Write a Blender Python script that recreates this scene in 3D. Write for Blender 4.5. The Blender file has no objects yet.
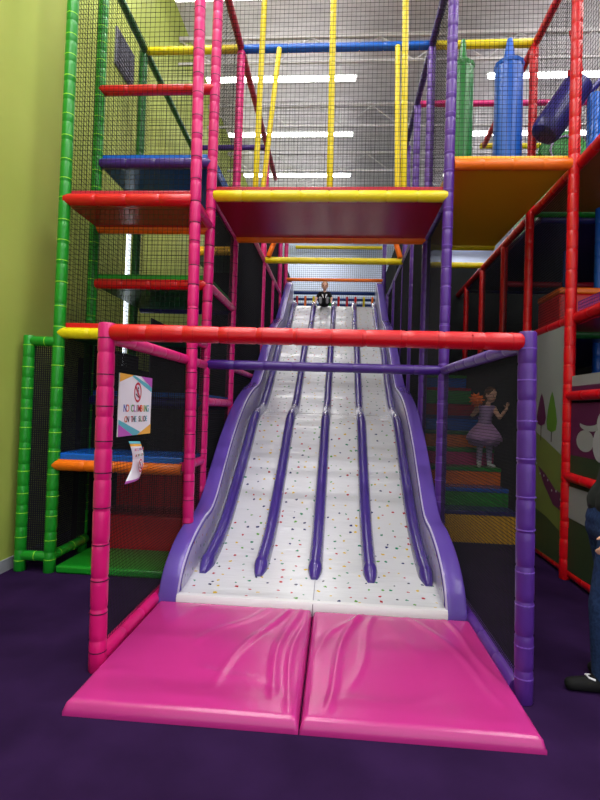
import bpy, bmesh, math, random
from mathutils import Vector, Matrix
random.seed(7)
S = bpy.context.scene
COL = S.collection
PI = math.pi

# ------------------------------------------------------------------ colours / materials
def lin(c):
    c = c / 255.0
    return c / 12.92 if c <= 0.04045 else ((c + 0.055) / 1.055) ** 2.4
def rgb(r, g, b): return (lin(r), lin(g), lin(b), 1.0)

def nodes(m):
    m.use_nodes = True
    nt = m.node_tree
    return nt, nt.nodes['Principled BSDF']

def vinyl(name, c, rough=0.34, bump=0.25, scale=9.0, coat=0.12, spec=0.4):
    m = bpy.data.materials.new(name)
    nt, p = nodes(m)
    p.inputs['Base Color'].default_value = rgb(*c)
    p.inputs['Roughness'].default_value = rough
    p.inputs['Specular IOR Level'].default_value = spec
    p.inputs['Coat Weight'].default_value = coat
    p.inputs['Coat Roughness'].default_value = 0.2
    tc = nt.nodes.new('ShaderNodeTexCoord')
    n = nt.nodes.new('ShaderNodeTexNoise'); n.inputs['Scale'].default_value = scale; n.inputs['Detail'].default_value = 3
    b = nt.nodes.new('ShaderNodeBump'); b.inputs['Strength'].default_value = bump; b.inputs['Distance'].default_value = 0.012
    nt.links.new(tc.outputs['Object'], n.inputs['Vector'])
    nt.links.new(n.outputs['Fac'], b.inputs['Height'])
    nt.links.new(b.outputs['Normal'], p.inputs['Normal'])
    return m

def plain(name, c, rough=0.6, metal=0.0, spec=0.3):
    m = bpy.data.materials.new(name)
    nt, p = nodes(m)
    p.inputs['Base Color'].default_value = rgb(*c)
    p.inputs['Roughness'].default_value = rough
    p.inputs['Metallic'].default_value = metal
    p.inputs['Specular IOR Level'].default_value = spec
    return m

def noisy(name, c1, c2, scale=20, rough=0.9, bump=0.0, spec=0.2, detail=4, stretch=(1, 1, 1)):
    m = bpy.data.materials.new(name)
    nt, p = nodes(m)
    tc = nt.nodes.new('ShaderNodeTexCoord')
    mp = nt.nodes.new('ShaderNodeMapping'); mp.inputs['Scale'].default_value = stretch
    n = nt.nodes.new('ShaderNodeTexNoise'); n.inputs['Scale'].default_value = scale; n.inputs['Detail'].default_value = detail
    r = nt.nodes.new('ShaderNodeValToRGB')
    r.color_ramp.elements[0].position = 0.3; r.color_ramp.elements[0].color = rgb(*c1)
    r.color_ramp.elements[1].position = 0.7; r.color_ramp.elements[1].color = rgb(*c2)
    nt.links.new(tc.outputs['Object'], mp.inputs['Vector']); nt.links.new(mp.outputs['Vector'], n.inputs['Vector'])
    nt.links.new(n.outputs['Fac'], r.inputs['Fac']); nt.links.new(r.outputs['Color'], p.inputs['Base Color'])
    p.inputs['Roughness'].default_value = rough
    p.inputs['Specular IOR Level'].default_value = spec
    if bump:
        b = nt.nodes.new('ShaderNodeBump'); b.inputs['Strength'].default_value = bump; b.inputs['Distance'].default_value = 0.01
        nt.links.new(n.outputs['Fac'], b.inputs['Height']); nt.links.new(b.outputs['Normal'], p.inputs['Normal'])
    return m

def emit(name, c, s):
    m = bpy.data.materials.new(name)
    nt, p = nodes(m)
    p.inputs['Base Color'].default_value = rgb(*c)
    p.inputs['Emission Color'].default_value = rgb(*c)
    p.inputs['Emission Strength'].default_value = s
    return m

def dotted(name, base, rough=0.22):
    """white vinyl scattered with small coloured confetti dots, laid out on the UVs (metres)"""
    m = bpy.data.materials.new(name)
    nt, p = nodes(m)
    N = nt.nodes.new; L = nt.links.new
    tc = N('ShaderNodeTexCoord')
    nz = N('ShaderNodeTexNoise'); nz.inputs['Scale'].default_value = 45
    L(tc.outputs['UV'], nz.inputs['Vector'])
    mx = N('ShaderNodeMix'); mx.data_type = 'VECTOR'; mx.inputs['Factor'].default_value = 0.03
    L(tc.outputs['UV'], mx.inputs['A']); L(nz.outputs['Color'], mx.inputs['B'])
    v = N('ShaderNodeTexVoronoi'); v.voronoi_dimensions = '2D'; v.inputs['Scale'].default_value = 9.2
    v.inputs['Randomness'].default_value = 0.8
    L(mx.outputs['Result'], v.inputs['Vector'])
    sep = N('ShaderNodeSeparateColor'); L(v.outputs['Color'], sep.inputs['Color'])
    thr = N('ShaderNodeMath'); thr.operation = 'MULTIPLY_ADD'; thr.inputs[1].default_value = 0.065; thr.inputs[2].default_value = 0.075
    L(sep.outputs['Green'], thr.inputs[0])
    lt = N('ShaderNodeMath'); lt.operation = 'LESS_THAN'
    L(v.outputs['Distance'], lt.inputs[0]); L(thr.outputs[0], lt.inputs[1])
    cr = N('ShaderNodeValToRGB'); cr.color_ramp.interpolation = 'CONSTANT'
    cols = [(0, (205, 170, 30)), (0.3, (30, 120, 90)), (0.5, (165, 35, 50)), (0.68, (35, 40, 95)), (0.86, (90, 150, 60))]
    e = cr.color_ramp.elements
    e[0].position = 0; e[0].color = rgb(*cols[0][1])
    e[1].position = cols[1][0]; e[1].color = rgb(*cols[1][1])
    for pos, c in cols[2:]:
        q = e.new(pos); q.color = rgb(*c)
    L(sep.outputs['Red'], cr.inputs['Fac'])
    mc = N('ShaderNodeMix'); mc.data_type = 'RGBA'
    mc.inputs['A'].default_value = rgb(*base)
    L(lt.outputs[0], mc.inputs['Factor']); L(cr.outputs['Color'], mc.inputs['B'])
    L(mc.outputs['Result'], p.inputs['Base Color'])
    p.inputs['Roughness'].default_value = rough
    p.inputs['Coat Weight'].default_value = 0.4; p.inputs['Coat Roughness'].default_value = 0.08
    mp = N('ShaderNodeMapping'); mp.inputs['Scale'].default_value = (2.2, 9, 1)
    L(tc.outputs['UV'], mp.inputs['Vector'])
    n2 = N('ShaderNodeTexNoise'); n2.inputs['Scale'].default_value = 1.3; n2.inputs['Detail'].default_value = 2
    L(mp.outputs['Vector'], n2.inputs['Vector'])
    b = N('ShaderNodeBump'); b.inputs['Strength'].default_value = 0.5; b.inputs['Distance'].default_value = 0.025
    L(n2.outputs['Fac'], b.inputs['Height']); L(b.outputs['Normal'], p.inputs['Normal'])
    return m

M = {
 'pink': vinyl('pink_vinyl', (208, 20, 112)), 'green': vinyl('green_vinyl', (22, 138, 34)),
 'purple': vinyl('purple_vinyl', (80, 40, 134)), 'red': vinyl('red_vinyl', (202, 8, 22)),
 'yellow': vinyl('yellow_vinyl', (228, 206, 20)), 'orange': vinyl('orange_vinyl', (240, 112, 12)),
 'blue': vinyl('blue_vinyl', (20, 92, 190), rough=.22), 'bluebag': vinyl('blue_bag_vinyl', (16, 88, 190), bump=.04, scale=3), 'greenbag': vinyl('green_bag_vinyl', (22, 112, 44), bump=.04, scale=3), 'deepblue': vinyl('deep_blue_vinyl', (18, 50, 112)), 'interior_shade': plain('interior_shade_black', (44, 46, 48), .95, spec=.05), 'navy': vinyl('navy_vinyl', (34, 30, 110)),
 'magenta': vinyl('magenta_vinyl', (196, 30, 110)), 'crimson': vinyl('crimson_vinyl', (178, 22, 52)),
 'violet': vinyl('violet_vinyl', (62, 30, 118)),
 'mustard': vinyl('mustard_vinyl', (240, 178, 20), rough=0.45), 'maroon': vinyl('deep_red_vinyl', (165, 18, 44), rough=0.25),
 'dgreen': vinyl('dark_green_vinyl', (24, 104, 40)), 'brown': vinyl('tan_vinyl', (150, 96, 30), rough=.5),
 'mat': vinyl('pink_mat_vinyl', (184, 46, 130), rough=0.24, bump=0.12, scale=5, coat=0.5),
 'slide': vinyl('lavender_slide_vinyl', (100, 74, 172), rough=0.2, bump=0.1, scale=6, coat=0.4),
 'ridge': vinyl('violet_ridge_vinyl', (66, 48, 132), rough=0.12, bump=0.8, scale=7, coat=0.7),
 'welt': plain('pale_welt', (190, 180, 220), 0.3), 'white': plain('white_paper', (238, 238, 245), 0.5),
 'whitevinyl': vinyl('white_vinyl', (226, 226, 232), rough=.25, bump=.1),
 'net': plain('black_net_cord', (24, 24, 28), 0.9, spec=0.1), 'finenet': plain('black_fine_mesh', (40, 40, 44), 0.95, spec=0.05),
 'purplenet': plain('purple_net_cord', (110, 40, 120), 0.9),
 'tielime': plain('lime_cable_tie', (150, 220, 60), 0.4), 'tiepink': plain('dark_cable_tie', (84, 14, 56), 0.4),
 'tielilac': plain('lilac_cable_tie', (116, 80, 180), 0.4), 'tiered': plain('red_cable_tie', (190, 20, 30), 0.4),
 'steel': plain('grey_steel', (150, 150, 155), 0.4, 0.8), 'truss': plain('white_painted_steel', (214, 210, 214), 0.5),
 'bed': dotted('confetti_vinyl', (203, 204, 213), 0.15), 'lining': dotted('shaded_confetti_vinyl', (176, 168, 204), 0.3),  # lining: white confetti vinyl with wall shade put into its lavender colour
 'skin': plain('skin', (226, 176, 150), 0.5), 'hair': plain('brown_hair', (86, 56, 38), 0.7), 'fair': plain('fair_hair', (176, 132, 90), 0.7),
 'black': plain('black_cloth', (16, 16, 18), 0.8), 'eye': plain('dark_eye', (30, 22, 20), 0.2), 'lip': plain('lips', (178, 96, 92), 0.5),
 'sole': plain('grey_shoe_sole', (150, 150, 150), 0.7), 'lilac': plain('lilac_cloth', (170, 140, 185), 0.85),
 'tulle': plain('lilac_tulle', (184, 140, 190), 0.9), 'tights': plain('lavender_tights', (176, 150, 186), 0.85), 'sock': plain('white_sock', (225, 222, 226), 0.9),
 'denim': noisy('blue_denim', (22, 38, 74), (40, 62, 104), 60, 0.95, 0.3), 'jacket': plain('dark_green_jacket', (30, 36, 34), 0.8),
 'carpet': noisy('purple_carpet', (35, 19, 50), (47, 27, 66), 2.5, 1.0, 0.0, 0.03, 10),
 'wallgreen': noisy('lime_green_paint', (164, 178, 82), (174, 188, 92), 0.8, 0.6),
 'wallpale': noisy('pale_blue_grey_wall', (186, 196, 224), (200, 210, 234), 0.6, 0.8),
 'wallgrey': plain('dark_grey_wall', (92, 90, 96), 0.9), 'ceil': noisy('foil_faced_ceiling', (206, 200, 206), (230, 225, 230), 3, 0.65, 0.5, 0.4, 6, (1, 4, 1)),
 'base': plain('grey_baseboard', (150, 152, 160), 0.5), 'pane': emit('daylit_glass', (236, 246, 255), 3.0), 'frame': plain('white_frame', (230, 232, 235), 0.4),
 'tube': emit('lit_fluorescent_tube', (255, 253, 250), 16.0), 'ventgrey': plain('grey_louvre', (128, 128, 140), 0.6),
 'm_grey': plain('mural_grey', (132, 134, 136), 0.6), 'm_plum': plain('mural_plum', (78, 24, 62), 0.6), 'm_green': plain('mural_green', (76, 112, 34), 0.6),
 'm_hill': plain('mural_hill', (96, 106, 50), 0.6), 'm_dark': plain('mural_dark_green', (40, 56, 36), 0.6), 'm_trunk': plain('mural_trunk', (50, 34, 40), 0.6), 'm_pale': plain('mural_pale', (150, 150, 156), 0.6),
 's_yel': plain('print_amber', (238, 178, 70), .5), 's_teal': plain('print_teal', (92, 184, 200), .5), 's_pur': plain('print_purple', (190, 90, 190), .5),
 's_red': plain('print_red', (196, 40, 70), .5), 's_org': plain('print_orange', (228, 110, 50), .5), 's_grn': plain('print_green', (90, 160, 80), .5), 's_blk': plain('print_black', (50, 44, 52), .5), 's_blu': plain('print_blue', (70, 100, 190), .5),
}

# ------------------------------------------------------------------ mesh helpers
class MB:
    def __init__(self): self.v = []; self.f = []; self.m = []; self.uv = {}
    def quad(self, a, b, c, d, mi=0):
        i = len(self.v); self.v += [a, b, c, d]; self.f.append((i, i+1, i+2, i+3)); self.m.append(mi)
    def poly(self, pts, mi=0):
        i = len(self.v); self.v += [tuple(p) for p in pts]; self.f.append(tuple(range(i, i+len(pts)))); self.m.append(mi)
    def box(self, a, b, mi=0, rot=None, c=None):
        x0, y0, z0 = a; x1, y1, z1 = b
        P = [(x0,y0,z0),(x1,y0,z0),(x1,y1,z0),(x0,y1,z0),(x0,y0,z1),(x1,y0,z1),(x1,y1,z1),(x0,y1,z1)]
        if rot is not None:
            c = Vector(c); P = [tuple(rot @ (Vector(p) - c) + c) for p in P]
        i = len(self.v); self.v += P
        for q in [(0,3,2,1),(4,5,6,7),(0,1,5,4),(1,2,6,5),(2,3,7,6),(3,0,4,7)]:
            self.f.append(tuple(i+k for k in q)); self.m.append(mi)
    def loft(self, rings, mi=0, cap=True, closed=True):
        n = len(rings[0]); base = len(self.v)
        for r in rings: self.v += [tuple(p) for p in r]
        for k in range(len(rings)-1):
            for j in range(n if closed else n-1):
                a = base+k*n+j; b = base+k*n+(j+1) % n
                self.f.append((a, b, b+n, a+n)); self.m.append(mi)
        if cap and closed:
            self.f.append(tuple(base+j for j in reversed(range(n)))); self.m.append(mi)
            e = base+(len(rings)-1)*n
            self.f.append(tuple(e+j for j in range(n))); self.m.append(mi)
    def tube(self, pts, r, n=12, mi=0, cap=True):
        pts = [Vector(p) for p in pts]
        rs = r if isinstance(r, (list, tuple)) else [r]*len(pts)
        rings = []; up = None
        for i, p in enumerate(pts):
            d = (pts[min(i+1, len(pts)-1)] - pts[max(i-1, 0)]).normalized()
            if up is None:
                up = Vector((0,0,1)) if abs(d.z) < 0.9 else Vector((0,1,0))
            s = d.cross(up).normalized(); t = s.cross(d).normalized(); up = t
            rings.append([p + (s*math.cos(2*PI*j/n) + t*math.sin(2*PI*j/n))*rs[i] for j in range(n)])
        self.loft(rings, mi, cap)
    def ell(self, c, r, nu=14, nv=10, mi=0, rot=None):
        c = Vector(c); rings = []
        for i in range(nv+1):
            th = PI*(0.02+0.96*i/nv)
            ring = []
            for j in range(nu):
                q = Vector((r[0]*math.sin(th)*math.cos(2*PI*j/nu), r[1]*math.sin(th)*math.sin(2*PI*j/nu), -r[2]*math.cos(th)))
                if rot is not None: q = rot @ q
                ring.append(c+q)
            rings.append(ring)
        self.loft(rings, mi)
    def cap(self, p0, p1, r0, r1, n=14):       # tapered limb with round ends
        p0 = Vector(p0); p1 = Vector(p1)
        d = (p1-p0)
        L = d.length; d = d/L if L > 1e-6 else Vector((0,0,1))
        pts = []; rs = []
        for a in (80, 55, 30): pts.append(p0 - d*r0*math.sin(math.radians(a))); rs.append(r0*math.cos(math.radians(a)))
        for k in range(5): pts.append(p0 + d*L*k/4); rs.append(r0+(r1-r0)*k/4)
        for a in (30, 55, 80): pts.append(p1 + d*r1*math.sin(math.radians(a))); rs.append(r1*math.cos(math.radians(a)))
        up = Vector((0,0,1)) if abs(d.z) < 0.9 else Vector((0,1,0))
        s = d.cross(up).normalized(); t = s.cross(d).normalized()
        self.loft([[p+(s*math.cos(2*PI*j/n)+t*math.sin(2*PI*j/n))*r for j in range(n)] for p, r in zip(pts, rs)])
    def build(self, name, mats, parent=None, smooth=True, loc=None, angle=35, bevel=0):
        me = bpy.data.meshes.new(name)
        me.from_pydata([tuple(v) for v in self.v], [], self.f)
        if not isinstance(mats, (list, tuple)): mats = [mats]
        for m in mats: me.materials.append(m)
        me.polygons.foreach_set('material_index', self.m)
        bm = bmesh.new(); bm.from_mesh(me)
        bmesh.ops.recalc_face_normals(bm, faces=bm.faces)
        bm.to_mesh(me); bm.free()
        if smooth:
            me.polygons.foreach_set('use_smooth', [True]*len(me.polygons))
            me.set_sharp_from_angle(angle=math.radians(angle))
        me.update()
        o = bpy.data.objects.new(name, me); COL.objects.link(o)
        if bevel:
            b = o.modifiers.new('bevel', 'BEVEL'); b.width = bevel; b.segments = 3; b.limit_method = 'ANGLE'; b.angle_limit = math.radians(40)
        if parent is not None:
            o.parent = parent
            o.matrix_parent_inverse = Matrix.Translation(parent.location).inverted()
        return o
    def blob(self, name, mat, parent, voxel=0.012, smooth_it=4):   # union of everything into one continuous skin
        o = self.build(name, mat, None)
        md = o.modifiers.new('r', 'REMESH'); md.mode = 'VOXEL'; md.voxel_size = voxel; md.use_smooth_shade = True
        sm = o.modifiers.new('s', 'SMOOTH'); sm.iterations = smooth_it; sm.factor = 0.5
        dg = bpy.context.evaluated_depsgraph_get()
        me = bpy.data.meshes.new_from_object(o.evaluated_get(dg))
        me.name = name
        o.modifiers.clear(); old = o.data; o.data = me
        bpy.data.meshes.remove(old)
        if not me.materials: me.materials.append(mat)
        me.polygons.foreach_set('use_smooth', [True]*len(me.polygons))
        if parent is not None:
            o.parent = parent
            o.matrix_parent_inverse = Matrix.Translation(parent.location).inverted()
        return o

def tag(o, label, cat, group=None, kind=None):
    o['label'] = label; o['category'] = cat
    if group: o['group'] = group
    if kind: o['kind'] = kind
    return o
def thing(name, label, cat, loc=(0,0,0), group=None):
    o = bpy.data.objects.new(name, None); COL.objects.link(o)
    o.empty_display_size = 0.1
    o.location = loc
    bpy.context.view_layer.update()
    return tag(o, label, cat, group)
def struct(name, mb, mats, **k):
    o = mb.build(name, mats, **k); o['kind'] = 'structure'; return o

# ------------------------------------------------------------------ padded poles
tie_mesh = {}
def tie_data(r, mat):
    key = (round(r, 4), mat.name)
    if key not in tie_mesh:
        mb = MB()
        prof = [(r*0.97, -0.0035), (r+0.0012, -0.0035), (r+0.002, 0), (r+0.0012, 0.0035), (r*0.97, 0.0035)]
        n = 14
        mb.loft([[(pr*math.cos(2*PI*j/n), pr*math.sin(2*PI*j/n), z) for j in range(n)] for pr, z in prof], cap=False)
        mb.box((r-.004, -0.004, -0.0035), (r+0.006, 0.004, 0.0035))
        o = mb.build('cable_tie', mat); me = o.data; bpy.data.objects.remove(o)
        tie_mesh[key] = me
    return tie_mesh[key]

def sleeve(mb, p0, p1, r, step):
    p0 = Vector(p0); p1 = Vector(p1); L = (p1-p0).length; d = (p1-p0)/L
    pts = [p0, p0+d*0.008]; rs = [r*0.9, r]
    nseg = max(1, round(L/step)); 
    for k in range(1, nseg+1):
        t = L*k/nseg
        if k < nseg:
            j = random.uniform(-0.012, 0.012)
            for dt, rr in ((-0.05, 1.006), (-0.010, 0.99), (-0.003, 0.93), (0.003, 0.93), (0.010, 0.99), (0.05, 1.006)):
                pts.append(p0+d*(t+j+dt)); rs.append(r*rr)
    pts += [p1-d*0.008, p1]; rs += [r, r*0.9]
    mb.tube(pts, rs, 16)

def pole(name, label, cat, p0, p1, mat, r=0.052, group=None, tie=None, step=0.19):
    mb = MB(); sleeve(mb, p0, p1, r, step)
    if tie is None:
        o = mb.build(name, mat); return tag(o, label, cat, group)
    t = thing(name, label, cat, p0, group)
    mb.build('foam_sleeve', mat, t)
    P0 = Vector(p0); P1 = Vector(p1); L = (P1-P0).length; d = (P1-P0)/L
    q = d.to_track_quat('Z', 'Y')
    me = tie_data(r, tie); n = int(L/0.19)
    for k in range(n):
        s = (k+0.6)*L/n + random.uniform(-0.02, 0.02)
        o = bpy.data.objects.new('cable_tie', me); COL.objects.link(o)
        o.parent = t; o.location = d*s
        o.rotation_mode = 'QUATERNION'; o.rotation_quaternion = q @ Matrix.Rotation(random.uniform(0, 6.28), 3, 'Z').to_quaternion()
    return t
def post(label, x, y, z1, mat, r=0.052, group=None, tie=None, z0=0.0):
    return pole('padded_post', label, 'post', (x, y, z0), (x, y, z1), mat, r, group, tie)
def beam(label, p0, p1, mat, r=0.05, group=None, tie=None, step=0.3):
    return pole('padded_rail', label, 'rail', p0, p1, mat, r, group, tie, step)

# ------------------------------------------------------------------ nets
def net(label, o, u, v, cell, w, mat, group=None, name='safety_net'):
    o = Vector(o); u = Vector(u); v = Vector(v); n = u.cross(v).normalized()
    mb = MB(); h = w/2
    def cord(a, b, side):
        r = [side*h+n*h, -side*h+n*h, -side*h-n*h, side*h-n*h]
        mb.loft([[a+q for q in r], [b+q for q in r]], cap=False)
    nu = round(u.length/cell); nv = round(v.length/cell)
    for i in range(nu+1): cord(o+u*(i/nu), o+u*(i/nu)+v, u.normalized())
    for j in range(nv+1): cord(o+v*(j/nv), o+v*(j/nv)+u, v.normalized())
    ob = mb.build(name, mat, smooth=False)
    return tag(ob, label, 'net', group)

# ------------------------------------------------------------------ decks: padded board with rolled edges
def deck(label, x0, x1, y0, y1, z, front, pad, under, back=None, r=0.052, padh=0.06, group=None):
    t = thing('play_deck', label, 'platform', (x0, y0, z))
    mb = MB(); mb.box((x0, y0+0.02, z+0.0), (x1, y1-0.02, z+padh), 0)
    mb.build('deck_pad', pad, t, bevel=0.012)
    mb = MB(); mb.box((x0, y0+0.02, z-0.03), (x1, y1-0.02, z-0.001), 0)
    mb.build('underside_panel', under, t, bevel=0.006)
    mb = MB(); sleeve(mb, (x0, y0, z), (x1, y0, z), r, 0.3); mb.build('front_roll', front, t)
    if back is not None:
        mb = MB(); sleeve(mb, (x0, y1, z-.025), (x1, y1, z-.025), r, 0.3); mb.build('rear_roll', back, t)
    return t

# ================================================================== CAMERA
cam = bpy.data.cameras.new('camera'); co = bpy.data.objects.new('camera', cam); COL.objects.link(co)
yaw, pitch, roll = math.radians(4.23), math.radians(1.1), math.radians(1.9)
fw = Vector((-math.sin(yaw)*math.cos(pitch), math.cos(yaw)*math.cos(pitch), math.sin(pitch)))
r0 = Vector((math.cos(yaw), math.sin(yaw), 0)); u0 = r0.cross(fw)
rr = r0*math.cos(roll)+u0*math.sin(roll); uu = u0*math.cos(roll)-r0*math.sin(roll)
co.matrix_world = Matrix(((rr.x, uu.x, -fw.x, 0), (rr.y, uu.y, -fw.y, 0), (rr.z, uu.z, -fw.z, 1.55), (0, 0, 0, 1)))
cam.sensor_fit = 'VERTICAL'; cam.sensor_height = 24; cam.lens = 24*500/800
cam.clip_start = 0.05
S.camera = co

# ================================================================== ROOM
XW, XR, YB, ZC = -2.95, 11.0, 20.0, 8.4
mb = MB(); mb.box((XW-0.2, -5, -0.2), (XR+0.2, YB+0.2, 0)); struct('floor', mb, M['carpet'], smooth=False)
mb = MB(); mb.box((XW-0.2, -5, ZC), (XR+0.2, YB+0.2, ZC+0.2)); struct('ceiling', mb, M['ceil'], smooth=False)
# left wall with two tall narrow windows
mb = MB()
wins = [(6.62, 6.93, 1.7, 4.15), (10.7, 11.25, 1.5, 3.0)]
ys = [-5] + [q for w in wins for q in w[:2]] + [YB]
for i in range(0, len(ys), 2): mb.box((XW-0.2, ys[i], 0), (XW, ys[i+1], ZC))
for (a, b, c, d) in wins:
    mb.box((XW-0.2, a, 0), (XW, b, c)); mb.box((XW-0.2, a, d), (XW, b, ZC))
struct('wall_left', mb, M['wallgreen'], smooth=False)
for i, (a, b, c, d) in enumerate(wins):
    w = bpy.data.objects.new('window_%d' % (i+1), None); COL.objects.link(w); w.location = (XW, a, c); w['kind'] = 'structure'
    bpy.context.view_layer.update()
    mb = MB(); mb.box((XW-0.12, a+.02, c+.02), (XW-0.1, b-.02, d-.02)); mb.build('glass_pane', M['pane'], w, smooth=False)
    mb = MB(); mb.box((XW-.14, a, c), (XW-.06, a+.03, d)); mb.box((XW-.14, b-.03, c), (XW-.06, b, d)); mb.box((XW-.14, a, c), (XW-.06, b, c+.03)); mb.box((XW-.14, a, d-.03), (XW-.06, b, d))
    mb.build('window_frame', M['frame'], w, smooth=False)
mb = MB(); mb.box((XW, -5, 0), (XW+0.015, YB, 0.11)); struct('baseboard_left', mb, M['base'], smooth=False)
mb = MB(); mb.box((XW-0.2, YB, 0), (XR+0.2, YB+0.2, ZC)); struct('wall_back', mb, M['wallpale'], smooth=False)
mb = MB(); mb.box((XR, -5, 0), (XR+0.2, YB, ZC)); struct('wall_right', mb, M['wallgrey'], smooth=False)
# wall vent
t = thing('wall_vent', 'grey rectangular louvre vent high on the lime green wall', 'vent', (XW, 6.05, 5.88))
mb = MB(); mb.box((XW, 6.05, 5.86), (XW+.02, 6.6, 6.34)); mb.build('backing', M['ventgrey'], t, smooth=False)
for k in range(9):
    mb = MB(); z = 5.9+k*0.05; mb.box((XW+.02, 6.07, z), (XW+.035, 6.58, z+.022)); mb.build('slat', M['ventgrey'], t, smooth=False)

# roof joists
ordn = ['nearest', 'second', 'third', 'fourth', 'fifth', 'sixth', 'seventh', 'eighth', 'ninth']
for k, y in enumerate([8.45, 10.4, 12.35, 14.35]):
    t = thing('roof_joist', 'white open-web steel roof joist under grey ceiling, %s one from the camera' % ordn[k], 'joist', (XW, y, 7.5))
    mb = MB(); mb.box((XW, y-.03, 7.93), (XR, y+.03, 7.99)); mb.build('top_chord', M['truss'], t, smooth=False)
    mb = MB(); mb.box((XW, y-.02, 7.5), (XR, y+.02, 7.54)); mb.build('bottom_chord', M['truss'], t, smooth=False)
    mb = MB(); n = 24; dx = (XR-XW)/n
    for i in range(n):
        a = XW+i*dx
        mb.tube([(a, y, 7.52 if i % 2 else 7.95), (a+dx, y, 7.95 if i % 2 else 7.52)], 0.014, 6)
    mb.build('web', M['truss'], t)
# strip lights
for ci, (xa, xb, side) in enumerate([(-2.75, 0.19, 'left'), (2.6, 5.6, 'right')]):
    for k, y in enumerate([7.5, 9.45, 11.4, 13.4, 15.4]):
        t = thing('ceiling_light', 'long lit white strip light in %s column of the ceiling, %s one from the camera' % (side, ordn[k]), 'light', (xa, y, 7.9), 'strip lights under the ceiling')
        mb = MB(); mb.box((xa, y-.025, 7.93), (xb, y+.025, 7.97)); mb.box((xa+.3, y-.01, 7.97), (xa+.34, y+.01, ZC)); mb.box((xb-.34, y-.01, 7.97), (xb-.3, y+.01, ZC)); mb.build('housing', M['frame'], t, smooth=False)
        mb = MB(); mb.box((xa+.03, y-.045, 7.87), (xb-.03, y+.045, 7.93)); mb.build('tube', M['tube'], t, bevel=.015)

# ================================================================== FRAME POSTS
XA, XB, XC, XD = -2.56, -1.365, 1.045, 2.25
Y0, Y1, Y2 = 4.4, 5.05, 6.25
ZT = 6.2
post('tall bright green padded post at the left front corner of the play frame', XA, Y0, ZT, M['green'], tie=M['tielime'])
post('short green padded post standing beside the lime wall', -2.84, Y0, 2.15, M['green'], tie=M['tielime'])
beam('short green rail joining the wall-side post to the corner post near its top', (-2.84, Y0, 2.1), (XA, Y0, 2.1), M['green'], r=.045, tie=M['tielime'])
beam('short green rail joining the wall-side post to the corner post near the floor', (-2.84, Y0, .14), (XA, Y0, .14), M['green'], r=.045, tie=M['tielime'])
beam('green floor rail running back from the green corner post', (XA, Y0, .14), (XA, Y1, .14), M['green'], r=.045, tie=M['tielime'])
post('green padded post just behind the green corner post', XA-.04, Y1, ZT, M['green'], tie=M['tielime'])
post('green padded post third from the front along the green wall', XA-.09, Y2, 6.15, M['dgreen'])
pole('padded_post', 'pink padded post at the front right corner of the left tower', 'post', (-1.285, Y0, 0), (-1.37, Y0, ZT), M['pink'], .05, None, M['tiepink'])
post('pink padded post at left end of the deck with the yellow edge', XB, Y1, ZT, M['pink'], tie=M['tiepink'])
post('pink padded post holding the rear left corner of the deck with the yellow edge', XB, Y2, 6.15, M['pink'], tie=M['tiepink'])
post('purple padded post at the right end of the deck with the yellow edge', XC, Y1, ZT, M['purple'], tie=M['tielilac'])
post('tall red padded post at the right corner, beside the mural', XD, Y1, ZT, M['red'], tie=M['tiered'])
post('purple padded post right behind the purple corner post', XC, Y2, 6.15, M['purple'])
post('purple padded post second behind the purple corner post', 1.06, 7.45, 6.15, M['purple'])
for k, y in enumerate([8.65, 9.85, 11.05, 12.25]):
    post('pink padded post left of the slide, %s after the deck corner' % ['first', 'second', 'third', 'fourth'][k], XB, y, 6.15 if k != 1 else 4.1, M['pink'], r=.05, group='pink posts along the slide')
    post('purple padded post right of the slide, %s beyond the two nearest the corner' % ['first', 'second', 'third', 'fourth'][k], [1.09, 1.06, 1.05, 1.045][k], y, 6.15 if k == 0 else 4.15 if k < 3 else 6.15, M['purple'], r=.05, group='purple posts along the slide')
for k, (y, x) in enumerate([(6.25, 2.28), (7.45, 2.37), (8.65, 2.40), (9.85, 2.44), (11.05, 2.46)]):
    post('red padded post %s in the row going back from the tall red corner post' % ['first', 'second', 'third', 'fourth', 'fifth'][k], x, y, 6.15 if k < 1 else 4.05, M['red'], r=.05, group='red posts beyond the mural')

# top beams
TB = 6.15
beam('yellow overhead rail above the left tower', (XA-.09, Y2, TB), (XB, Y2, TB), M['yellow'])
beam('blue overhead rail above the middle deck', (XB, Y2, TB), (XC, Y2, TB), M['blue'])
beam('yellow overhead rail holding the hanging punch bags', (XC, Y2, TB), (2.28, Y2, TB), M['yellow'])
beam('green overhead rail running back along the green wall', (XA, Y0, TB), (XA-.2, 9.85, TB), M['dgreen'], r=.045)
beam('crimson overhead rail running back above the pink posts', (XB, Y1, TB), (XB, 9.85, TB), M['crimson'], r=.045)
beam('dark violet overhead rail running back above the purple posts', (XC, Y0+.65, TB), (XC, 9.85, TB), M['violet'], r=.045)
beam('red overhead rail running back above the punch bags', (XD, Y0, TB), (2.36, 8.65, TB), M['red'], r=.045)
beam('dark violet overhead rail seen low between the two pink posts', (XA, 8.65, TB), (XB, 8.65, TB), M['violet'], r=.045)
beam('magenta overhead rail behind the punch bags', (XC, 7.45, TB), (4.7, 7.45, TB), M['magenta'], r=.045)
beam('short yellow overhead rail left of the tilted navy roller', (2.3, 8.65, TB), (3.6, 8.65, TB), M['yellow'], r=.045)
beam('red cross rail between the green and pink posts above the blue deck', (XA-.04, Y1, 4.85), (XB, Y1, 4.85), M['red'], r=.052)

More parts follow.
